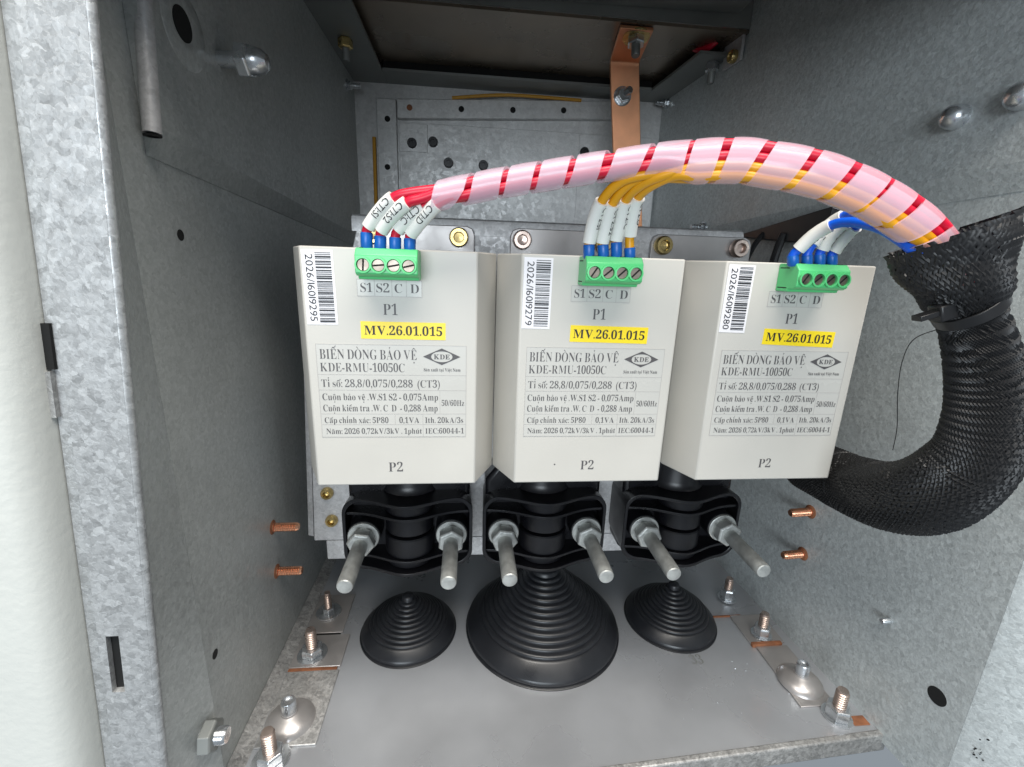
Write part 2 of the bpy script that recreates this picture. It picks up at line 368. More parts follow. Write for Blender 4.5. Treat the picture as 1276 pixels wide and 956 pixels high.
b = MB().lathe((XL-2, -13, -104), (1, 0, 0), [(3.4, 0), (3.4, 9), (2.8, 10)], 20).build('bolt', 'zinc_bright', lw)
hexnut(MB(), (XL-1, -13, -104), (1, 0, 0), 6.6, 5).build('nut', 'ledge_steel', b, smooth=0, bevel=.3)
MB().box(XL+.1, XL+1, 209, 213, 241, 262).build('bracket_edge', 'bracket_steel', lw)
socket_screw(lw, (XL+4, 214, 240.5), (1, 0, 0), 3.6, 3.4)
for y, z in ((268, 222), (285, 108)):
    stud_bolt(lw, (XL+4, y, z), 2.2, 11, 3.6, 3, 4.5, 'zinc_bright', 'zinc_bright', (1, 0, 0))

# right wall
rw = struct(MB().hexa([(RX(-36), -36, ZF-4), (RX(-36)+2, -36, ZF-4), (RX(YB), YB, ZF-4), (RX(YB)+2, YB, ZF-4),
                       (RX(-36), -36, 262), (RX(-36)+2, -36, 262), (RX(YB), YB, 262), (RX(YB)+2, YB, 262)]).build('wall_right', 'wall_zinc_hammered'))
def zr(y): return 117.5-(y+2)*.05
for nm, za, zb_, t0, t1 in (('folded_edge', 0, 10, .4, 4), ('upper_sheet', 10, None, 4, 4)):
    q = []
    for zz, tt in ((za, t0), (zb_, t1)):
        for y in (-34, YB):
            z = 262 if zz is None else zr(y)+zz
            q += [(RX(y)-tt, y, z), (RX(y)-.1, y, z)]
    MB().hexa(q).build(nm, 'wall_zinc_hammered', rw)
d = Vector((-1, -.077, 0)).normalized()
MB().lathe((RX(25)-4, 25, 149), d, [(4.8, 0), (4.7, 2.5), (4.2, 4.6), (2.8, 6), (0, 6.6)], 28).build('dome_rivet', 'zinc_bright', rw)
MB().lathe((RX(3)-4, 3, 150), d, [(4.8, 0), (4.7, 2.5), (4.2, 4.6), (2.8, 6), (0, 6.6)], 28).build('dome_rivet', 'zinc_bright', rw)
for y, z in ((56, -50), (55, -77.6)):
    o = MB().lathe((RX(y), y, z), d, [(2.7, 0), (2.7, 1)]+[(q, 1+i*.45) for i in range(26) for q in ((2.45,) if i % 2 else (2.1,))]+[(1.8, 13.5)], 18).build('weld_stud', 'copper_plated', rw)
    MB().lathe((RX(y), y, z), d, [(4, 0), (3.2, .5), (2.5, .8)], 18).build('weld_collar', 'rust', o)
MB().lathe((RX(1), 1, -76.9), d, [(1.5, 0), (1.5, 4), (1.1, 4.6)], 14).build('rivet_pin', 'zinc_bright', rw)
MB().lathe((RX(-25), -25, -93.5), d, [(3.9, -.5), (3.9, .1)], 28).build('hole', 'dark_void', rw)
MB().hexa([(RX(178)-7, 178, 226), (RX(178)-5, 178, 226), (RX(198)-7, 198, 226), (RX(198)-5, 198, 226), (RX(178)-7, 178, 262), (RX(178)-5, 178, 262), (RX(198)-7, 198, 262), (RX(198)-5, 198, 262)]).build('angle_bracket', 'plate_zinc', rw)
for z in (230, 246.5): socket_screw(rw, (RX(184)-7.1, 184, z), d, 4.2, 4, 'zinc_yellow')
for y, z in ((285, 231), (200, 118)):
    stud_bolt(rw, (RX(y)-4, y, z), 2.2, 11, 3.6, 3, 4.5, 'zinc_bright', 'zinc_bright', d)
# front edge of the right side: fold, outer flange, dirt in the corner
def quadstrip(name, pts, mat, par, z0, z1, lean=0):
    m = MB(); n = len(pts)
    m.add([(x+lean*z, y, z) for z in (z0, z1) for x, y in pts], [(i, i+1, n+i+1, n+i) for i in range(n-1)]); return m.build(name, mat, par)
quadstrip('flange', [(RX(-36), -36.1), (RX(-36)+.6, -37.5), (214, -50), (216, -51)], 'wall_zinc_hammered', rw, ZF-12, 262)
quadstrip('outer_flange', [(216, -51.2), (217, -53), (219, -53.6), (232, -54), (260, -54)], 'plate_zinc', rw, ZF-30, 262)
for i in range(60):
    if i == 0: dm = MB()
    dm.lathe((RX(-36)+3+random.uniform(-1, 6), -40+random.uniform(-3, 2), -101+random.uniform(-6, 6)), (-.7, -.7, 0), [(random.uniform(.2, .7), 0), (.15, .12), (0, .15)], 7)
g = dm.build('grime', 'dark_void', rw); g['kind'] = 'stuff'

# back wall with stiffening strips and screws
bw = struct(MB().box(XL, RX(YB), YB, YB+2, ZF-4, 262).build('wall_back', 'back_zinc'))
MB().box(-86, -68.8, YB-5, YB-.1, 20, 221).build('stiffener', 'back_zinc', bw, bevel=.6)
MB().hexa([(-68, YB-7, 205.5), (126, YB-7, 216), (-68, YB-.1, 205.5), (126, YB-.1, 216),
           (-68, YB-7, 221), (126, YB-7, 231), (-68, YB-.1, 221), (126, YB-.1, 231)]).build('stiffener', 'back_zinc', bw, bevel=.8)
MB().box(-67, 172, YB-2.2, YB-.1, 20, 204).build('cover_sheet', 'back_zinc', bw, bevel=.3)
MB().box(-67, -42, YB-3.4, YB-2.25, 180, 203).build('small_sheet', 'back_zinc', bw, bevel=.3)
MB().box(97, 172, YB-3.4, YB-2.25, 20, 203).build('small_sheet', 'back_zinc', bw, bevel=.3)
for x, z, yy in ((-76.6, 205, 5), (-78, 166, 5), (-57, 214.5, 7), (-11.9, 216, 7), (33.9, 218, 7), (79.8, 220.5, 7)):
    MB().lathe((x, YB-yy, z), (0, -1, 0), [(2.5, -.4), (2.5, .1)], 20).build('hole', 'rust' if x == -57 else 'dark_void', bw)
for x, z in ((-55.9, 187), (-37.2, 189), (-23.5, 172.5), (8.3, 172), (102.2, 188), (120, 186)):
    o = MB().lathe((x, YB-2.2, z), (0, -1, 0), [(4.3, 0), (4.3, 2.6), (3.6, 3.6), (2.2, 3.6), (2.0, 2.2), (0, 2.2)], 24).build('screw', 'resin_black', bw)
MB().tube(spline([(-20, YB-8, 224), (30, YB-9, 229), (95, YB-8.5, 229)], 6), 1.4, 8).build('sealing_cord', 'cable_orange', bw)
MB().tube([(-89, YB-4, 190), (-90, YB-4, 100)], 1.6, 8).build('sealing_cord', 'cable_orange', bw)

# ceiling: ledge round the opening, dark sheet above it
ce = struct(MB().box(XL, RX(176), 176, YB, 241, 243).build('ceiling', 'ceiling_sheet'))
MB().box(XL, RX(-26), -26.5, 176, 262.2, 264).build('top_sheet', 'ledge_steel', ce)  # out of view, added to stop world light leaking in from above
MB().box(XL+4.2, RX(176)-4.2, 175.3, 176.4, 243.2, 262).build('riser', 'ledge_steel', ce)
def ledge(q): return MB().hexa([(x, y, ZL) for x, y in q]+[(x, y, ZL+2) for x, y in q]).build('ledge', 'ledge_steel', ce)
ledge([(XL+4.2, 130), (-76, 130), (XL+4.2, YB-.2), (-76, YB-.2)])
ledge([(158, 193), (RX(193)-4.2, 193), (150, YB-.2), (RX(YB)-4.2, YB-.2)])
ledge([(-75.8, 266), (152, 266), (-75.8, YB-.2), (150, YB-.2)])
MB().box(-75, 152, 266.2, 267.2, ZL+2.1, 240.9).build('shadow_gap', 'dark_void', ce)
for x, y in ((-92, 214), (174, 205)):
    b = MB().lathe((x, y, ZL), (0, 0, -1), [(2.6, 0), (2.6, 13), (2.1, 14)], 16).build('bolt', 'ledge_steel', ce)
    hexnut(MB(), (x, y, ZL-.2), (0, 0, -1), 5, 6).build('nut', 'zinc_yellow' if x < 0 else 'zinc_bright', b, smooth=0)
MB().hexa([(0, 160, 247), (RX(160)-15, 160, 251), (0, 175, 247), (RX(160)-15, 175, 251),
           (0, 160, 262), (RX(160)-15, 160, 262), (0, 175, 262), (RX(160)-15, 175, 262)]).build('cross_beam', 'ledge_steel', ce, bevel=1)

# door side: spangled frame post (with slot) and white door edge
def lean_box(m, x0, x1, y0, y1, z0, z1):
    return m.hexa([(LN(x, z), y, z) for z in (z0, z1) for y in (y0, y1) for x in (x0, x1)])
fp = MB(); zs = (-61, -38)                       # slot between these heights
lean_box(fp, -122.3, -107.0, -30, -28, zs[1], 262); lean_box(fp, -122.3, -107.0, -30, -28, -175, zs[0])
lean_box(fp, -122.3, -119.9, -30, -28, *zs); lean_box(fp, -115.9, -107.0, -30, -28, *zs)
fr = struct(fp.build('frame_post', 'frame_zinc', bevel=.0))
m = MB(); lean_box(m, -126.3, -122.5, -28.6, -26.6, -175, 262); m.build('frame_fold', 'frame_zinc', fr)
m = MB(); m.tube([(LN(-107.3, z), -28.4, z) for z in (-175, 0, 262)], 1.6, 12); m.build('rounded_edge', 'frame_zinc', fr)
rs = MB(); zz = [-175+i*23 for i in range(20)]
rs.add([p for z in zz for p in ((LN(-106.6, z), -28, z), (XL+.05, -6.2, z))],
       [(2*i, 2*i+1, 2*i+3, 2*i+2) for i in range(len(zz)-1)])
rs.build('return_strip', 'wall_zinc', fr)
m = MB(); lean_box(m, -121, -115, -27.9, -27.4, zs[0]-2, zs[1]+2); m.build('slot_back', 'dark_void', fr)  # black sheet close behind the slot, stands in for the shade inside
dp = MB(); prof = [(-126.6, -27), (-126.8, -31), (-127.6, -35), (-129.8, -38.2), (-133, -39.8), (-138, -40.2), (-150, -40.4), (-330, -41)]
n = len(prof); zz = [-200+i*23 for i in range(22)]
dp.add([(LN(x, z), y, z) for z in zz for x, y in prof], [(j*n+i, j*n+i+1, (j+1)*n+i+1, (j+1)*n+i) for j in range(len(zz)-1) for i in range(n-1)])
dr = struct(dp.build('door_panel', 'powder_white'))
m = MB(); lean_box(m, -127.0, -124.6, -29.6, -28.3, 52, 65); m.build('latch_slot', 'dark_void', dr)
m = MB(); lean_box(m, -127.0, -125.4, -30.2, -28.5, 38, 51.6); m.build('latch_plate', 'strip_zinc', dr)
struct(MB().box(-160, 330, -30, -27, 192, 420).build('upper_shade_panel', 'powder_white'))  # unseen panel added above the opening to keep steep light off the upper parts
lp = struct(MB().box(-160, 330, -29, -26.5, -210, ZF-10.5).build('lower_panel', 'powder_white'))

# ================================================================== mounting plate
mp = thing('mounting_plate', 'galvanised steel mounting plate with bright top flange behind the three white transformers', 'mounting plate', (26, 85, -92))
mo = (26, 85, -92)
MB().prism([(-96, -80), (148, -80), (148, 99), (-62, 99), (-66, 84), (-88, 84)], 'y', 85, 87.5).build('sheet', 'plate_zinc', mp, mo, bevel=.5)
MB().box(-89, 148, 84.8, 87.3, -93, -80.2).build('lower_tab', 'plate_zinc', mp, mo, bevel=.5)
MB().prism([(84.6, 98.6), (84.6, 104), (85.6, 106), (88, 107), (104, 108), (104, 105.5), (88.5, 104.5), (87.4, 103), (87.3, 98.6)], 'x', -64, 146).build('top_flange', 'plate_zinc', mp, mo)
MB().hexa([(-99.5, 86.5, -77), (-96.1, 85.2, -77), (-99.5, 104, -77), (-97.5, 104, -77), (-91, 86.5, 83), (-88.1, 85.2, 83), (-91, 104, 83), (-89, 104, 83)]).build('side_flange', 'plate_zinc', mp, mo)
for x, z in ((-84.6, -66), (-86, -48)): socket_screw(mp, (x-26, 0, z+92), (0, -1, 0), 3.6, 3.2)

# ================================================================== the three transformers
XS = (-61.9, 13.7, 89.9); HT = 88.6
SER = ('2026/16019295', '2026/16019279', '2026/16019280')
CTL = ('white transformer box at the left, serial ending 295, with red wires in its green terminal',
       'middle white transformer box, serial ending 279, with yellow wires in its green terminal',
       'white transformer box at the right, serial ending 280, with blue wires in its green terminal')
TEXT = [('BIẾN DÒNG BẢO VỆ', 4.2, 38.4, 49.9, 3.7, .012), ('KDE-RMU-10050C', 4.1, 33.9, 45.3, 3.3, .012), ('Tỉ số: 28,8/0,075/0,288  (CT3)', 4.1, 46.6, 39.5, 2.9, .012),
        ('Cuộn bảo vệ .W.S1 S2 - 0,075Amp', 4.1, 45.9, 34.5, 2.6, .008), ('Cuộn kiểm tra .W. C  D  - 0,288 Amp', 4.1, 45.7, 30.2, 2.6, .008), ('50/60Hz', 47.2, 55.6, 32.4, 2.3, .008),
        ('Cấp chính xác: 5P80', 4.3, 27.4, 25.6, 2.3, .008), ('0,1VA', 31.4, 38.8, 25.6, 2.3, .008), ('Ith. 20kA/3s', 41, 55.3, 25.6, 2.3, .008),
        ('Năm: 2026 0,72kV/3kV . 1phút', 4.6, 39.7, 21.3, 2.2, .008), ('IEC:60044-1', 41, 55.6, 21.3, 2.2, .008), ('Sản xuất tại Việt Nam', 40.8, 54.2, 45.7, 1.25, .0)]
def make_ct(i):
    r = thing('current_transformer', CTL[i], 'transformer', (XS[i], 0, 0), 'moulded transformers in a row')
    w, e, dd = 60, 7.6, 16.5
    MB().prism([(0, 0), (w, 0), (w+e, dd), (w+e, dd+3), (w-3, dd+3.5), (w-3, 80), (3, 80), (3, dd+3.5), (-e, dd+3), (-e, dd)], 'z', 0, HT).build('housing', 'transformer_plastic', r, bevel=.55, bseg=3)
    # mounting bracket with two cap screws
    k = MB(); x0, x1, z0, z1, c = 3, 60, 80, 103, 4
    lp_ = [(x0, z0), (x1, z0), (x1, z1-c), (x1-c*.3, z1-c*.3), (x1-c, z1), (x0+c, z1), (x0+c*.3, z1-c*.3), (x0, z1-c)]
    br = k.prism(lp_, 'y', 82.4, 84.4).build('bracket', 'bracket_steel', r, bevel=.4)
    for q, x in enumerate((9, 52)): socket_screw(br, (x, 82.3, 97.2), (0, -1, 0), 4.9, 4.4, 'zinc_copper' if (i == 2 and q == 1) or (i == 1 and q == 0) else 'zinc_yellow')
    # barcode label
    bl = MB().box(.8, 11.2, -.12, -.02, 62.2, 87.4).build('barcode_label', 'label_paper', r, smooth=0)
    bars = MB(); rnd = random.Random(20+i); z = 86.6
    while z > 63.2:
        h = rnd.choice((.22, .22, .32, .45, .6)); bars.box(5.2, 10.4, -.2, -.14, z-h, z); z -= h+rnd.choice((.18, .25, .35, .5))
    bars.build('bars', 'ink_black', bl, smooth=0)
    put('serial_number', line_mesh('serial_number', SER[i], 86.0, 86.0+22.6, 2.0, 2.5, y=-.2, serif=False, thin=0, mat='ink_black', down=True), 'ink_black', bl, smooth=0)
    # yellow tag
    yt = MB().box(19, 48.8, -.14, -.02, 57.4, 63.6).build('yellow_tag', 'tag_yellow', r, smooth=0)
    put('tag_text', line_mesh('tag_text', 'MV.26.01.015', 20.2, 47.6, 58.9, 3.3, y=-.22, thin=.0, mat='ink_black'), 'ink_black', yt, smooth=0)
    for o_, cx, cz, a in ((yt, 34, 60.5, (.004, .012, .03)[i]), (bl, 6, 75, (-.012, .006, .014)[i])):
        o_.rotation_euler.y = a; c_, s_ = math.cos(a), math.sin(a)
        o_.location = Vector((cx-(cx*c_+cz*s_), 0, cz-(-cx*s_+cz*c_)))*S
    if i == 1: MB().lathe((16.2, 0, 7.9), (0, -1, 0), [(.35, .01), (.3, .06), (0, .08)], 10).build('moulding_pit', 'ink_grey', r)
    # terminal legend strip
    ls = MB().box(18.4, 40.6, -.1, -.02, 72.4, 78.2).build('terminal_legend', 'label_plastic', r, smooth=0)
    for s_, x0, x1 in (('S1', 19.6, 23.6), ('S2', 25, 29.4), ('C', 31.2, 33.8), ('D', 36.6, 39.6)):
        put('legend_text', line_mesh('legend_text', s_, x0, x1, 73.8, 3.2, y=-.18, thin=.010), 'ink_grey', ls, smooth=0)
    ru = MB()
    for x in (18.4, 24.3, 30.2, 35.2, 40.5): ru.box(x, x+.15, -.16, -.11, 72.4, 78.2)
    for z in (72.4, 78.05): ru.box(18.6, 40.4, -.165, -.11, z, z+.15)
    ru.build('ruling', 'ink_rule', ls, smooth=0)
    for s_, x0, x1, z in (('P1', 27.0, 32.0, 66.0), ('P2', 26.8, 32.2, 5.6)):
        put('terminal_mark', line_mesh('terminal_mark', s_, x0, x1, z, 4.0, y=-.08, thin=.010), 'ink_grey', r, smooth=0)
    # rating plate
    rp = MB().box(3.0, 56.4, -.1, -.02, 20.0, 55.4).build('rating_plate', 'label_plastic', r, smooth=0)
    for t_, x0, x1, zb, cap, th in TEXT: put('rating_text', line_mesh('rating_text', t_, x0, x1, zb, cap, y=-.18, thin=th), 'ink_grey', rp, smooth=0)
    ru = MB()
    for z in (20.0, 24.9, 29.1, 38.3, 44.1, 55.2): ru.box(3.0, 56.4, -.15, -.11, z, z+.16)
    for x, z0, z1 in ((3.0, 20.2, 55.2), (56.2, 20.2, 55.2), (46.5, 29.3, 38.3), (29.8, 25.1, 29.1), (40.1, 20.2, 29.1)): ru.box(x, x+.16, -.155, -.105, z0, z1)
    ru.build('ruling', 'ink_rule', rp, smooth=0)
    # diamond emblem
    cx, cz = 47.4, 51.2; em = MB(); ell = []; dia = []
    for k in range(32):
        a = 2*math.pi*k/32; ca, sa = math.cos(a), math.sin(a)
        t = 1/(abs(ca)/6.8+abs(sa)/3.1); dia.append((cx+ca*t, -.18, cz+sa*t))
        q = 1/math.sqrt((ca/3.9)**2+(sa/2.0)**2); ell.append((cx+ca*q, -.18, cz+sa*q))
    em.add(dia+ell, [(k, (k+1) % 32, 32+(k+1) % 32, 32+k) for k in range(32)]); em.build('emblem', 'ink_grey', rp, smooth=0)
    put('emblem_text', line_mesh('emblem_text', 'KDE', cx-2.9, cx+2.9, cz-.9, 1.8, y=-.18, thin=-.005), 'ink_grey', rp, smooth=0)
    # green four-pole terminal block
    x0, x1 = 20.6, 40.4
    tb = MB().prism([(0, 78.4), (0, 88.3), (-8.9, 88.4), (-11, 86.2), (-11, 80.4), (-9.6, 79.6), (-7, 79.4), (-6.6, 78.4)], 'x', x0, x1).build('terminal_block', 'terminal_green', r, bevel=.35)
    for k in range(4):
        cx = 23.3+k*4.77
        MB().lathe((cx, -10.9, 83.1), (0, -1, 0), [(2.55, 0), (2.55, 1.2), (2.05, 1.25), (1.98, -.3)], 28).build('screw_collar', 'terminal_green', tb)
        sc = MB().lathe((cx, -10.95, 83.1), (0, -1, 0), [(1.96, 0), (1.96, .3), (1.8, .45)], 24).build('terminal_screw', 'screw_steel', tb)
        a = (1.5, .1, .2, .25)[k] if i == 0 else (1.0, .7, .75, .8)[k]
        sl = MB(); c_, s_ = math.cos(a), math.sin(a)
        sl.hexa([(cx+c_*u-s_*v, y, 83.1+s_*u+c_*v) for v in (-.28, .28) for y in (-11.46, -11.3) for u in (-1.75, 1.75)])
        sl.build('terminal_screw_slot', 'dark_void', tb, smooth=0)
        MB().lathe((cx, -6.9, 88.3), (0, 0, 1), [(1.9, -.2), (1.9, .25)], 20).build('wire_entry', 'dark_void', tb)
    for z in (79.6, 86.6): MB().box(x0-.05, x0+.3, -6, -1, z, z+.35).build('side_groove', 'dark_void', tb)
    return r
for i in range(3): make_ct(i)

# ================================================================== insulator blocks with studs
ICX = (-36.2, 38.6, 118.6)
IL = ('black moulded insulator block under the left transformer, with two bare steel studs',
      'black moulded insulator block under the middle transformer, above the largest rubber cone',
      'black moulded insulator block under the right transformer, nearest the right wall')
def bell(x): return -9.5*math.exp(-(x/17.)**2)
def make_ins(i):
    r = thing('insulator_block', IL[i], 'insulator', (ICX[i], 57, -58), 'insulator blocks in a row')
    w, h, c = 34.6, 21, 9; loop = []
    def corner(cx, cz, a0):
        for k in range(7): a = a0+k*math.pi/12; loop.append((cx+c*math.cos(a), cz+c*math.sin(a)))
    corner(w-c, h-c, 0)
    for k in range(1, 16): loop.append((w-c-k*2*(w-c)/16, h))
    corner(-w+c, h-c, math.pi/2); corner(-w+c, -h+c, math.pi)
    for k in range(1, 16): loop.append((-w+c+k*2*(w-c)/16, -h))
    corner(w-c, -h+c, 3*math.pi/2)
    n = len(loop); t = 1.9
    inner = [(x*(1-t/w), z*(1-t/h)) for x, z in loop]
    V = [(x*.97, 28, z*.97) for x, z in loop]+[(x, bell(x), z) for x, z in loop]+[(x, bell(x), z) for x, z in inner]+[(x, 14, z) for x, z in inner]
    F = [(j*n+k, j*n+(k+1) % n, (j+1)*n+(k+1) % n, (j+1)*n+k) for j in range(3) for k in range(n)]+[tuple(range(n)), tuple(range(3*n, 4*n))]
    MB().add(V, F).build('shell', 'resin_black', r, smooth=40, bevel=.35)
    for z in (11.5, -13.5):
        xs = [-32.6+k*65.2/30 for k in range(31)]
        lp = [(x, bell(x)+1.6) for x in xs]+[(32.6, 14.5), (-32.6, 14.5)]
        MB().prism(lp, 'z', z-.8, z+.8).build('rib', 'resin_black', r, bevel=.3)
    for z0, z1, rr in ((12.4, 18.6, 13), (.5, 10.6, 13), (-12.6, -1.2, 13.4), (-18.6, -14.4, 13)):
        MB().lathe((0, 7, z0), (0, 0, 1), [(rr-.6, 0), (rr, .7), (rr, z1-z0-.7), (rr-.6, z1-z0)], 40).build('core', 'resin_black', r)
    MB().lathe((0, 18, 21.2), (0, 0, 1), [(17, 0), (16, 1), (15, 4), (15, 36.7)], 40).build('neck', 'resin_black', r)
    MB().prism([(-33, -20), (33, -20), (33, 26), (24, 38), (-24, 38), (-33, 26)], 'y', 9, 27.8).build('rear_body', 'resin_black', r, bevel=2.5, bseg=3)
    for s_ in (-1, 1):
        x = 23.2*s_
        MB().lathe((x, 14, 0), (0, -1, 0), [(9, 0), (8.6, 16)], 32).build('boss', 'resin_black', r)
        tip = 41.5 if i != 0 else 42
        st = MB().lathe((x, -2, 0), (0, -1, 0), [(3.8, 0)]+[(q, 1+k*.7) for k in range(int((tip-4)/.7)) for q in ((3.85,) if k % 2 else (3.75,))]+[(3.6, tip-2.4), (3.2, tip-2.0), (2.3, tip-1.9), (0, tip-1.9)], 24).build('stud', 'zinc_dip', r)
        MB().lathe((x, -2.1, 0), (0, -1, 0), [(8.2, 0), (8.2, 1.3), (7.8, 1.6), (3.6, 1.6)], 36).build('washer', 'zinc_dip', st)
        MB().lathe((x, -3.8, 0), (0, -1, 0), [(6, 0), (6, 1.3), (3.6, 1.4)], 30).build('spring_washer', 'zinc_dip', st)
        MB().lathe((x, -5.2, 0), (0, -1, 0), [(6.7, 0), (7.2, .5), (7.2, 5.2), (6.3, 6), (3.6, 6)], 6, phase=.3*s_+.15).build('nut', 'zinc_dip', st, smooth=0, bevel=.3)
    return r
for i in range(3): make_ins(i)

# ================================================================== stepped rubber cones on the floor
def cone(name, label, x, y, R, band, steps, r1, h1, rim):
    prof = [(R*.985, 0), (R, .6), (R, rim), (R-.6, rim+.9)]
    hb = rim+.9+(R-band)*.85; prof += [(band+1, hb-.8), (band, hb)]
    for k in range(steps):
        ra = band+(r1-band)*(k+.05)/steps; rb = band+(r1-band)*(k+1)/steps
        za = hb+(h1-hb)*k/steps; zb_ = hb+(h1-hb)*(k+1)/steps; dz = zb_-za; dr_ = ra-rb
        prof += [(ra-dr_*.10, za+dz*.02), (ra-dr_*.05, za+dz*.35), (ra-dr_*.18, za+dz*.66), (ra-dr_*.5, za+dz*.92), (rb+dr_*.02, zb_+dz*.0)]
    prof += [(r1*.95, h1+2), (r1*.8, h1+3), (0, h1+3.2)]
    t = thing(name, label, 'grommet', (x, y, ZF+.1), 'rubber cable cones on the cabinet floor')
    n_rim = 4
    MB().lathe((0, 0, 0), (0, 0, 1), prof, 72).build('stepped_cone', 'rubber_black', t, smooth=60)
    MB().lathe((0, 0, 0), (0, 0, 1), [(R+.9, 0), (R+.9, .5), (R-.2, 1.1)], 72).build('flange', 'rubber_black', t)
cone('cable_grommet', 'large black stepped rubber cone in the middle of the cabinet floor', 43.2, 72, 47, 39.5, 12, 9, 40, 3.4)
cone('cable_grommet', 'small black stepped rubber cone on the floor under the left insulator', -39.6, 72, 28, 23.2, 9, 3.6, 22, 2.4)
cone('cable_grommet', 'small black stepped rubber cone on the floor under the right insulator, nearest the right wall', 127.5, 72, 28, 23.2, 9, 3.6, 23, 2.4)

# ================================================================== wires
RED = [(-19.8, -12.2, 103.4), (-14.1, -13.0, 104.6), (-7.4, -13.5, 106.2), (3.6, -14.5, 108.6), (22.8, -18.0, 111.9), (36.9, -20.0, 114.3), (52.4, -24.0, 116.5), (60.6, -27.0, 117.6), (71.0, -30.0, 117.9), (79.2, -32.6, 116.8), (91.5, -36.0, 114.4), (105.0, -38.5, 109.9), (117.3, -40.0, 104.2), (127.0, -40.4, 98.4), (134.0, -41.0, 91.6), (138.6, -42.5, 84.5), (143, -42.6, 76)]
def offs(path, a, b, drop=None):
    """shift a path sideways (a, towards the viewer) and up (b) in its own frame"""
    out = []
    for i, (p, t, n_, b_) in enumerate(frames(path)):
        up = Vector((0, 0, 1)); up = (up-t*up.dot(t)).normalized(); side = t.cross(up)
        g = min(1, max(0, (len(path)-1-i)/4)); out.append(p+side*(a*(.5+.5*g))+up*((b+2.4)*(.5+.5*g)-2.4*g))
    return out
MARKS = {}
def wire(name, label, pts, mat, text, m0, m1, group, ferr=(0, 1), rw_=1.55, face=(0, -1, .15)):
    root = thing(name, label, 'wire', pts[0], group); o_ = Vector(pts[0])
    path = spline(pts, 1.2)
    MB().tube([p for p in path], rw_, 14).build('insulation', mat, root, o_)
    fe = [Vector(pts[0]), Vector(pts[1])]
    d_ = (fe[1]-fe[0]).normalized()
    MB().lathe(fe[0]-d_*1.0, d_, [(1.5, 0), (1.9, .6), (1.95, (fe[1]-fe[0]).length+.6), (1.8, (fe[1]-fe[0]).length+1)], 18).build('ferrule', 'ferrule_blue', root, o_)
    mk = spline(pts[m0:m1+1], .8) if m0 else None
    if mk:
        # recompute on the full spline so the sleeve follows the wire
        i0 = min(range(len(path)), key=lambda k: (path[k]-Vector(pts[m0])).length); i1 = min(range(len(path)), key=lambda k: (path[k]-Vector(pts[m1])).length)
        seg = path[i0:i1+1]; R = 2.25
        sl = MB().tube(seg, R, 20).build('marker_sleeve', 'marker_white', root, o_, smooth=50)
        # lettering wrapped on the sleeve, running from its upper end down, tops to the right
        fr_ = frames(seg); acc = [0.]
        for a, b in zip(seg[:-1], seg[1:]): acc.append(acc[-1]+(b-a).length)
        V, F, w_ = text2d(text, False, 0, .1); Ltot = acc[-1]; cap = 2.3/.72; k = min(cap*.95, (Ltot-2.0)/w_)
        bm = bmesh.new(); bv = [bm.verts.new((x, y, 0)) for x, y in V]
        for f_ in F:
            try: bm.faces.new([bv[q] for q in f_])
            except ValueError: pass
        bmesh.ops.triangulate(bm, faces=bm.faces)
        for _ in range(3):
            ed = [e for e in bm.edges if e.calc_length() > .16]
            if ed: bmesh.ops.subdivide_edges(bm, edges=ed, cuts=1); bmesh.ops.triangulate(bm, faces=bm.faces)
        bm.verts.index_update(); V = [(v.co.x, v.co.y) for v in bm.verts]; F = [tuple(v.index for v in f_.verts) for f_ in bm.faces]; bm.free()
        out = []
        for x, y in V:
            s_ = Ltot-1.0-x*k; s_ = max(0, min(Ltot, s_)); j = 0
            while j < len(acc)-2 and acc[j+1] < s_: j += 1
            t_ = (s_-acc[j])/max(1e-6, acc[j+1]-acc[j]); p = seg[j].lerp(seg[j+1], t_); tg = fr_[j][1]
            c = Vector(face); c = (c-tg*c.dot(tg)).normalized(); rt = tg.cross(c)*-1
            if rt.x < 0: rt = -rt
            ph = (y*cap-1.0+MARKS.get(text, 0))/R
            q = p+(c*math.cos(ph)+rt*math.sin(ph))*(R+.1); out.append((q-o_)*S)
        me = bpy.data.meshes.new('marker_text'); me.from_pydata(out, [], F); me.materials.append(MATS['ink_black']); put('marker_text', me, 'ink_black', sl, smooth=0)
    return root
ORD = ('first', 'second', 'third', 'fourth')
fan_r = [[(-38.1, -7.0, 88.7), (-37.9, -7.0, 93.2), (-37.1, -7.5, 94.8), (-33.5, -9.0, 99.2), (-28.5, -11.0, 103.5), (-22.2, -12.0, 105.3)],
         [(-33.8, -7.0, 88.3), (-33.6, -7.0, 92.3), (-33.1, -7.7, 93.8), (-29.2, -9.8, 98.4), (-24.0, -12.5, 102.2), (-19.0, -13.4, 103.7)],
         [(-29.0, -7.0, 88.5), (-28.9, -7.0, 92.0), (-27.9, -7.5, 94.2), (-24.0, -9.0, 98.0), (-19.2, -11.0, 101.5), (-16.1, -12.0, 103.0)],
         [(-24.3, -7.0, 88.1), (-24.2, -7.0, 91.9), (-23.8, -7.7, 93.2), (-19.6, -10.6, 97.8), (-14.9, -14.0, 102.0), (-11.1, -15.0, 103.9)]]
ro = [(-1.7, 1.7), (1.7, 1.7), (-1.7, -1.7), (1.7, -1.7)]; ro = [(-1.5, 1.5), (1.5, 1.5), (-1.5, -1.5), (1.5, -1.5)]
for k in range(4):
    a, b = ro[k]
    main = offs(RED[2:], a, b)
    wire('red_wire', f'red wire with white marker, {ORD[k]} from the left at the left green terminal', fan_r[k]+main, 'wire_red', ('CT1:S1', 'CT1:S2', 'CT1:C', 'CT1:D')[k], 2, 4, 'red wires of the left transformer')
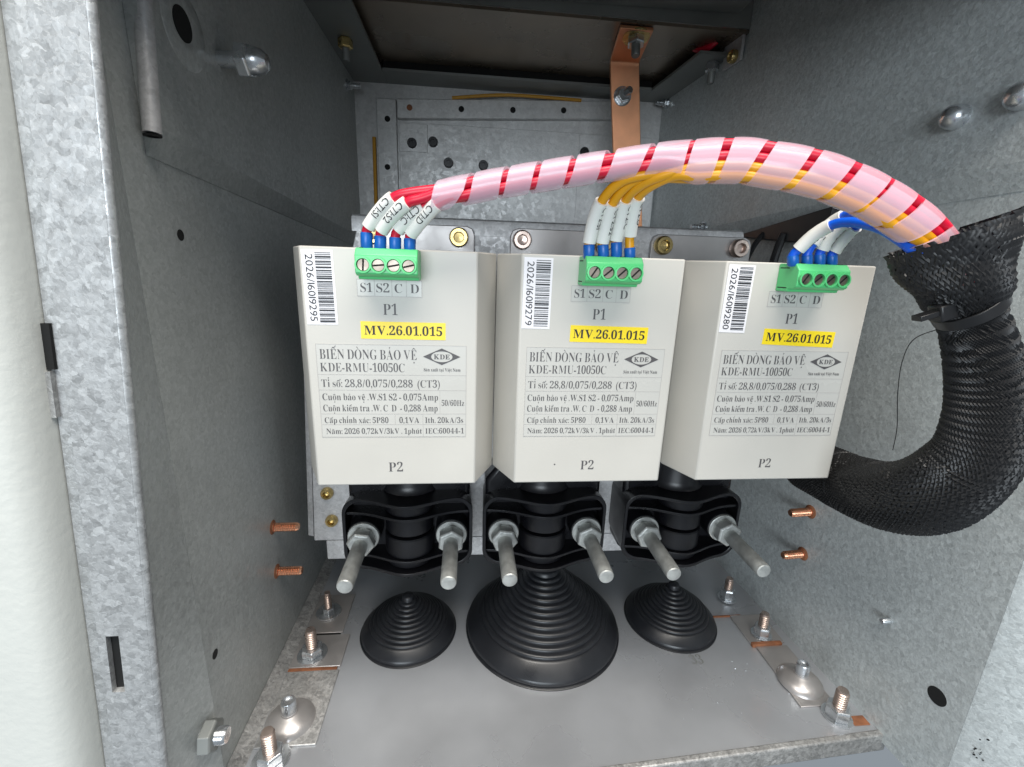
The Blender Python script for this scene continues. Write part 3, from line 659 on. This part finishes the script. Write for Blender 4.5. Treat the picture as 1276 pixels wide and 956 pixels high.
fan_y = [[(35.9, -7.0, 88.2), (35.6, -7.0, 92.1), (35.6, -7.0, 92.7), (36.2, -9.0, 99.7), (37.2, -13.0, 105.2), (39.9, -18.0, 109.4), (45.0, -22.0, 111.6)],
         [(41.0, -7.0, 88.3), (40.4, -7.0, 92.3), (40.2, -7.0, 92.9), (40.6, -9.0, 99.1), (40.9, -12.6, 104.7), (43.2, -17.5, 109.2), (47.8, -21.0, 111.4)],
         [(45.5, -7.0, 88.8), (45.1, -7.0, 93.2), (44.9, -7.0, 93.8), (45.2, -9.0, 100.0), (45.0, -13.0, 105.8), (46.8, -19.0, 109.2), (51.0, -24.0, 111.4)],
         [(50.3, -7.0, 88.7), (49.9, -7.0, 91.6), (49.5, -7.2, 95.5), (49.0, -10.0, 101.9), (48.7, -14.0, 106.8), (50.6, -20.0, 109.6), (55.1, -26.0, 111.6)]]
yo = [(1.75, -5.1), (-1.75, -5.1), (1.75, -8.3), (-1.75, -8.3)]; yo = [(-1.5, -4.1), (-1.5, -6.4), (1.5, -4.1), (1.5, -6.4)]
for k in range(4):
    main = offs(RED[7:], *yo[k])
    wire('yellow_wire', f'yellow wire with white marker, {ORD[k]} from the left at the middle green terminal', fan_y[k]+main, 'wire_yellow', ('CT2:S1', 'CT2:S2', 'CT2:C', 'CT2:D')[k], 2, 4, 'yellow wires of the middle transformer', face=(.75, -.66, 0))
fan_b = [[(110.6, -7.0, 88.5), (110.0, -7.0, 91.2), (111.0, -8.0, 93.2), (113.2, -11.0, 97.7), (115.7, -15.0, 100.9), (117.6, -21.0, 101.5), (118.9, -30.0, 99.4), (120.3, -36.0, 96.1), (122.2, -41.0, 92.0), (131.1, -42.0, 84.2)],
         [(115.8, -7.0, 88.7), (115.2, -7.0, 91.4), (116.6, -7.0, 95.0), (120.0, -8.0, 100.8), (121.9, -12.0, 104.2), (122.0, -20.0, 104.5), (120.9, -30.0, 100.9), (121.1, -37.0, 97.0), (123.4, -41.0, 92.5), (132.4, -42.0, 84.3)],
         [(120.7, -7.0, 88.8), (120.0, -7.0, 91.9), (120.7, -7.0, 93.5), (121.5, -9.0, 98.6), (123.5, -12.0, 102.3), (124.8, -18.0, 103.0), (124.7, -28.0, 99.0), (124.7, -36.0, 94.4), (128.8, -39.0, 88.8), (136.3, -40.0, 83.1)],
         [(125.4, -7.0, 89.0), (124.7, -7.0, 91.7), (125.4, -7.0, 92.9), (126.6, -9.0, 97.5), (127.4, -12.0, 101.1), (125.3, -20.0, 102.4), (123.0, -30.0, 99.4), (122.9, -37.0, 95.3), (125.3, -41.0, 90.3), (133.3, -42.0, 83.8)]]
for k in range(4):
    wire('blue_wire', f'blue wire with white marker, {ORD[k]} from the left at the right green terminal', fan_b[k], 'wire_blue', ('CT3:S1', 'CT3:S2', 'CT3:C', 'CT3:D')[k], 2, 4, 'blue wires of the right transformer', face=(.75, -.66, 0))

# ------------------------------------------------------------------ translucent spiral wrap
path = spline(RED[:-1], .5); frs = frames(path); acc = [0.]
for a, b in zip(path[:-1], path[1:]): acc.append(acc[-1]+(b-a).length)
L_ = acc[-1]
def at_s(s_):
    s_ = max(0, min(L_, s_)); lo, hi = 0, len(acc)-1
    while hi-lo > 1:
        m_ = (lo+hi)//2
        if acc[m_] <= s_: lo = m_
        else: hi = m_
    t_ = (s_-acc[lo])/max(1e-6, acc[hi]-acc[lo]); return path[lo].lerp(path[hi], t_), frs[lo][1].lerp(frs[hi][1], t_).normalized()
def sm(a, b, x): t_ = max(0, min(1, (x-a)/(b-a))); return t_*t_*(3-2*t_)
def wrap_pt(s_, th, dr=0.):
    p, t_ = at_s(s_); up = Vector((0, 0, 1)); up = (up-t_*up.dot(t_)).normalized(); side = t_.cross(up)
    g = sm(72, 84, s_)
    a_ = 3.65+.2*g+dr; b_ = 3.65+1.75*g+dr; dn = -2.45*g
    return p+side*(a_*math.cos(th))+up*(dn+b_*math.sin(th))
def pitch_len(s_): return 10.8+1.2*math.sin(s_*.13)
m = MB(); turns = 0; th = math.pi*.65; s_ = -3.; K = 26; rows = []
seglist = []
while s_ < L_-3:
    P_ = pitch_len(s_); k = len(seglist)
    w_ = P_*(.80+.05*math.sin(s_*.21)) 
    if s_ < 4: w_ = max(1.5, w_*(s_+3)/7.)
    seglist.append((s_, th, w_)); s_ += P_/K; th += 2*math.pi/K
vs_ = []
for s_, th, w_ in seglist:
    for q in range(5):
        vs_.append(wrap_pt(s_+w_*q/4, th, .05))
    for q in range(4, -1, -1):
        vs_.append(wrap_pt(s_+w_*q/4, th, .75+.12*math.sin(math.pi*q/4)))
ns = len(seglist)
fs_ = [(i*10+j, i*10+(j+1) % 10, (i+1)*10+(j+1) % 10, (i+1)*10+j) for i in range(ns-1) for j in range(10)]+[tuple(range(10)), tuple((ns-1)*10+j for j in range(10))]
m.add(vs_, fs_)
sw = m.build('spiral_wrap', 'spiral_plastic', None, RED[0]); sw.location = Vector(RED[0])*S
tag(sw, 'translucent plastic spiral wrap round the red and yellow wires, arching over the transformers', 'cable wrap')

# ------------------------------------------------------------------ braided sleeve, tie
SL = [(133.4, -38.0, 98.6), (135.7, -40.0, 91.2), (138.5, -42.0, 84.0), (141.7, -43.0, 76.9), (147.8, -44.0, 65.9), (152.8, -45.0, 53.8), (155.2, -46.0, 41.1), (156.1, -45.0, 28.2), (155.0, -37.0, 13.1), (157.8, -22.0, 3.2), (164.7, 1.0, -4.4), (168.1, 18.0, -7.4), (172.2, 36.0, -10.9)]
spath = spline(SL, .9); sfr = frames(spath); sacc = [0.]
for a, b in zip(spath[:-1], spath[1:]): sacc.append(sacc[-1]+(b-a).length)
SLEN = sacc[-1]; TIE = sacc[min(range(len(spath)), key=lambda k: (spath[k]-Vector(SL[3])).length)]
def rad(s_):
    if s_ < TIE: return 7.4+(15.5-7.4)*(1-s_/TIE)**.75
    return 7.4+1.6*sm(TIE, TIE+30, s_)+3.8*sm(TIE+25, TIE+75, s_)
br = thing('braided_sleeve', 'thick black braided cable sleeve looping down beside the right transformer', 'cable sleeve', SL[3]); o_ = Vector(SL[3])
NS = 66; m = MB()
def sl_pt(j, th, r_):
    p, t_, n_, b_ = sfr[j]; return p+n_*(r_*math.cos(th))+b_*(r_*math.sin(th))
for sgn in (1, -1):
    for k in range(NS):
        th = 2*math.pi*k/NS; V = []; F = []
        skew = 4.0*math.cos(th-.9)                      # the cut mouth is oblique and ragged
        j0 = max(0, int(2.5+skew*.5+random.uniform(-.7, .7))); ph = th
        for j in range(j0, len(spath)):
            s_ = sacc[j]; r_ = rad(s_); ds = sacc[j]-sacc[max(j-1, 0)]
            ph += sgn*ds/r_*(.62 if s_ > TIE else .5)
            wv = .34*sgn*math.cos(NS*ph)+(0 if s_ > TIE else .5*math.sin(s_*.5+2*ph))
            hw = .052 if s_ > TIE else .053
            V += [sl_pt(j, ph-hw, r_+wv), sl_pt(j, ph, r_+wv+.42), sl_pt(j, ph+hw, r_+wv)]
        n = len(V)//3
        F = [(3*i+q, 3*i+q+1, 3*i+q+4, 3*i+q+3) for i in range(n-1) for q in range(2)]
        m.add(V, F)
b_ = m.build('braid', 'braid_black', br, o_, smooth=60); b_['kind'] = 'stuff'
j0 = next(j for j in range(len(spath)) if sacc[j] > TIE-7)
MB().tube(spath[j0:], [max(4, rad(sacc[j])-.9) for j in range(j0, len(spath))], 28).build('liner', 'liner_black', br, o_)
tr = thing('cable_tie', 'black plastic cable tie cinching the braided sleeve below its open mouth', 'cable tie', SL[3])
jt = min(range(len(spath)), key=lambda k: abs(sacc[k]-TIE)); p, t_, n_, bb = sfr[jt]
tilt = (t_+Vector((.25, 0, .1))).normalized(); n2 = (n_-tilt*n_.dot(tilt)).normalized(); b2 = tilt.cross(n2)
V = []; K = 48
for k in range(K):
    a = 2*math.pi*k/K; dv = n2*math.cos(a)+b2*math.sin(a)
    for rr, hh in ((8.0, -1.7), (8.9, -1.7), (8.9, 1.7), (8.0, 1.7)): V.append(p+dv*rr+tilt*hh)
F = [(k*4+q, k*4+(q+1) % 4, ((k+1) % K)*4+(q+1) % 4, ((k+1) % K)*4+q) for k in range(K) for q in range(4)]
MB().add(V, F).build('strap', 'strap_black', tr, o_, bevel=.25)
hd = Vector((132.2, -45, 75.8)); dr_ = Vector((-1, 0, -.32)).normalized(); u_ = Vector((0, -1, 0)); w3 = dr_.cross(u_)
def obox(c, a, la, b, lb, c3, lc): return [c+a*(la*i)+b*(lb*j)+c3*(lc*k) for k in (-1, 1) for j in (-1, 1) for i in (-1, 1)]
MB().hexa(obox(hd, dr_, 3.2, u_, 2.2, w3, 2.4)).build('head', 'strap_black', tr, o_, bevel=.5)
MB().hexa(obox(hd+dr_*5.2+w3*.3, dr_, 3.6, u_, 1.6, w3, .8)).build('tail', 'strap_black', tr, o_, bevel=.2)
fb = [(150, -32, 70), (152, -20, 64), (158, -12, 54), (166, -6, 40), (174, -2, 24), (177, 0, 13)]
f = MB().tube(spline(fb, 1.5), .16, 6).build('stray_thread', 'ink_black', None, fb[0]); f.location = Vector(fb[0])*S
tag(f, 'single thin black thread hanging down from the cable tie on the braided sleeve', 'thread')

# ================================================================== copper bar, cables at the back
cb = thing('copper_bar', 'flat copper bar with a bend and bolts hanging from the dark ceiling', 'copper bar', (113, 225, 238)); o_ = Vector((113, 225, 238))
sec = [(178, 238.2), (205, 238.2), (221, 238.2), (224, 237), (225, 234), (225, 60)]
V = []
for k, (y, z) in enumerate(sec):
    xa = 101.8+(238-z)*.13-(0 if k > 2 else (224-y)*.17); xb = xa+23
    ty, tz = (0, 2.4) if k < 3 else ((1.4, 1.8) if k == 3 else (2.4, 0))
    V += [(xa, y, z), (xb, y, z), (xb, y+ty, z+tz), (xa, y+ty, z+tz)]
F = [(4*i+q, 4*i+(q+1) % 4, 4*i+4+(q+1) % 4, 4*i+4+q) for i in range(len(sec)-1) for q in range(4)]+[(0, 1, 2, 3), tuple(4*(len(sec)-1)+q for q in range(4))]
MB().add(V, F).build('strip', 'copper', cb, o_, bevel=.5)
bo = MB().lathe((113.5, 225, 214), (.35, -1, .25), [(2.9, -2), (2.9, 9), (2.4, 10)], 18).build('bolt', 'zinc_bright', cb, o_)
MB().lathe((113.5, 225, 214), (0, -1, 0), [(7, 0), (7, 1), (3, 1.1)], 30).build('washer', 'zinc_bright', bo, o_)
hexnut(MB(), (113.5, 223.9, 214), (0, -1, 0), 5.6, 4.5).build('nut', 'zinc_bright', bo, o_, smooth=0, bevel=.2)
bo = MB().lathe((108, 186, 237), (0, -.2, -1), [(3, 0), (3, 11), (2.5, 12)], 18).build('bolt', 'ledge_steel', cb, o_)
hexnut(MB(), (108, 186, 237), (0, -.2, -1), 6, 5).build('nut', 'zinc_bright', bo, o_, smooth=0)
MB().lathe((108, 186, 238), (0, -.2, -1), [(9, 0), (9, 1), (3, 1.2)], 30).build('washer', 'zinc_yellow', bo, o_)
# black straps on the right wall behind the blue wires
p3 = [(188, 146, 108), (190, 120, 112), (192, 95, 116), (193, 76, 119)]
bs = thing('black_strap', 'black plastic strap on the right wall behind the blue wires', 'strap', p3[0]); o_ = Vector(p3[0])
MB().hexa([(182, 148, 108.0), (187, 148, 107.2), (183, 70, 100), (192, 70, 99), (182, 148, 110), (187, 148, 110), (183, 70, 119.5), (192, 70, 119.5)]).build('band', 'strap_black', bs, o_, bevel=.6)
MB().tube(spline([(183, 124, 109), (181, 128, 103), (180, 134, 92), (179, 140, 80)], 3), 1.7, 10).build('tail', 'strap_black', bs, o_)
MB().tube(spline([(183, 104, 108), (182, 106, 100), (181, 108, 86)], 3), 2.4, 10).build('tail', 'strap_black', bs, o_)
rc = [(150, 206, 262), (166, 196, 250), (168, 200, 236), (160, 212, 226), (158, 222, 240), (160, 230, 258)]
c_ = MB().tube(spline([(176, 190, 262), (174, 190, 250), (166, 196, 240), (160, 206, 242), (156, 215, 252)], 3), 2.2, 10).build('red_cable', 'wire_red', None, (176, 190, 262)); c_.location = Vector((176, 190, 262))*S
tag(c_, 'dark red cable loop under the ceiling in the upper right corner', 'cable')
bpy.data.objects.remove(_to)
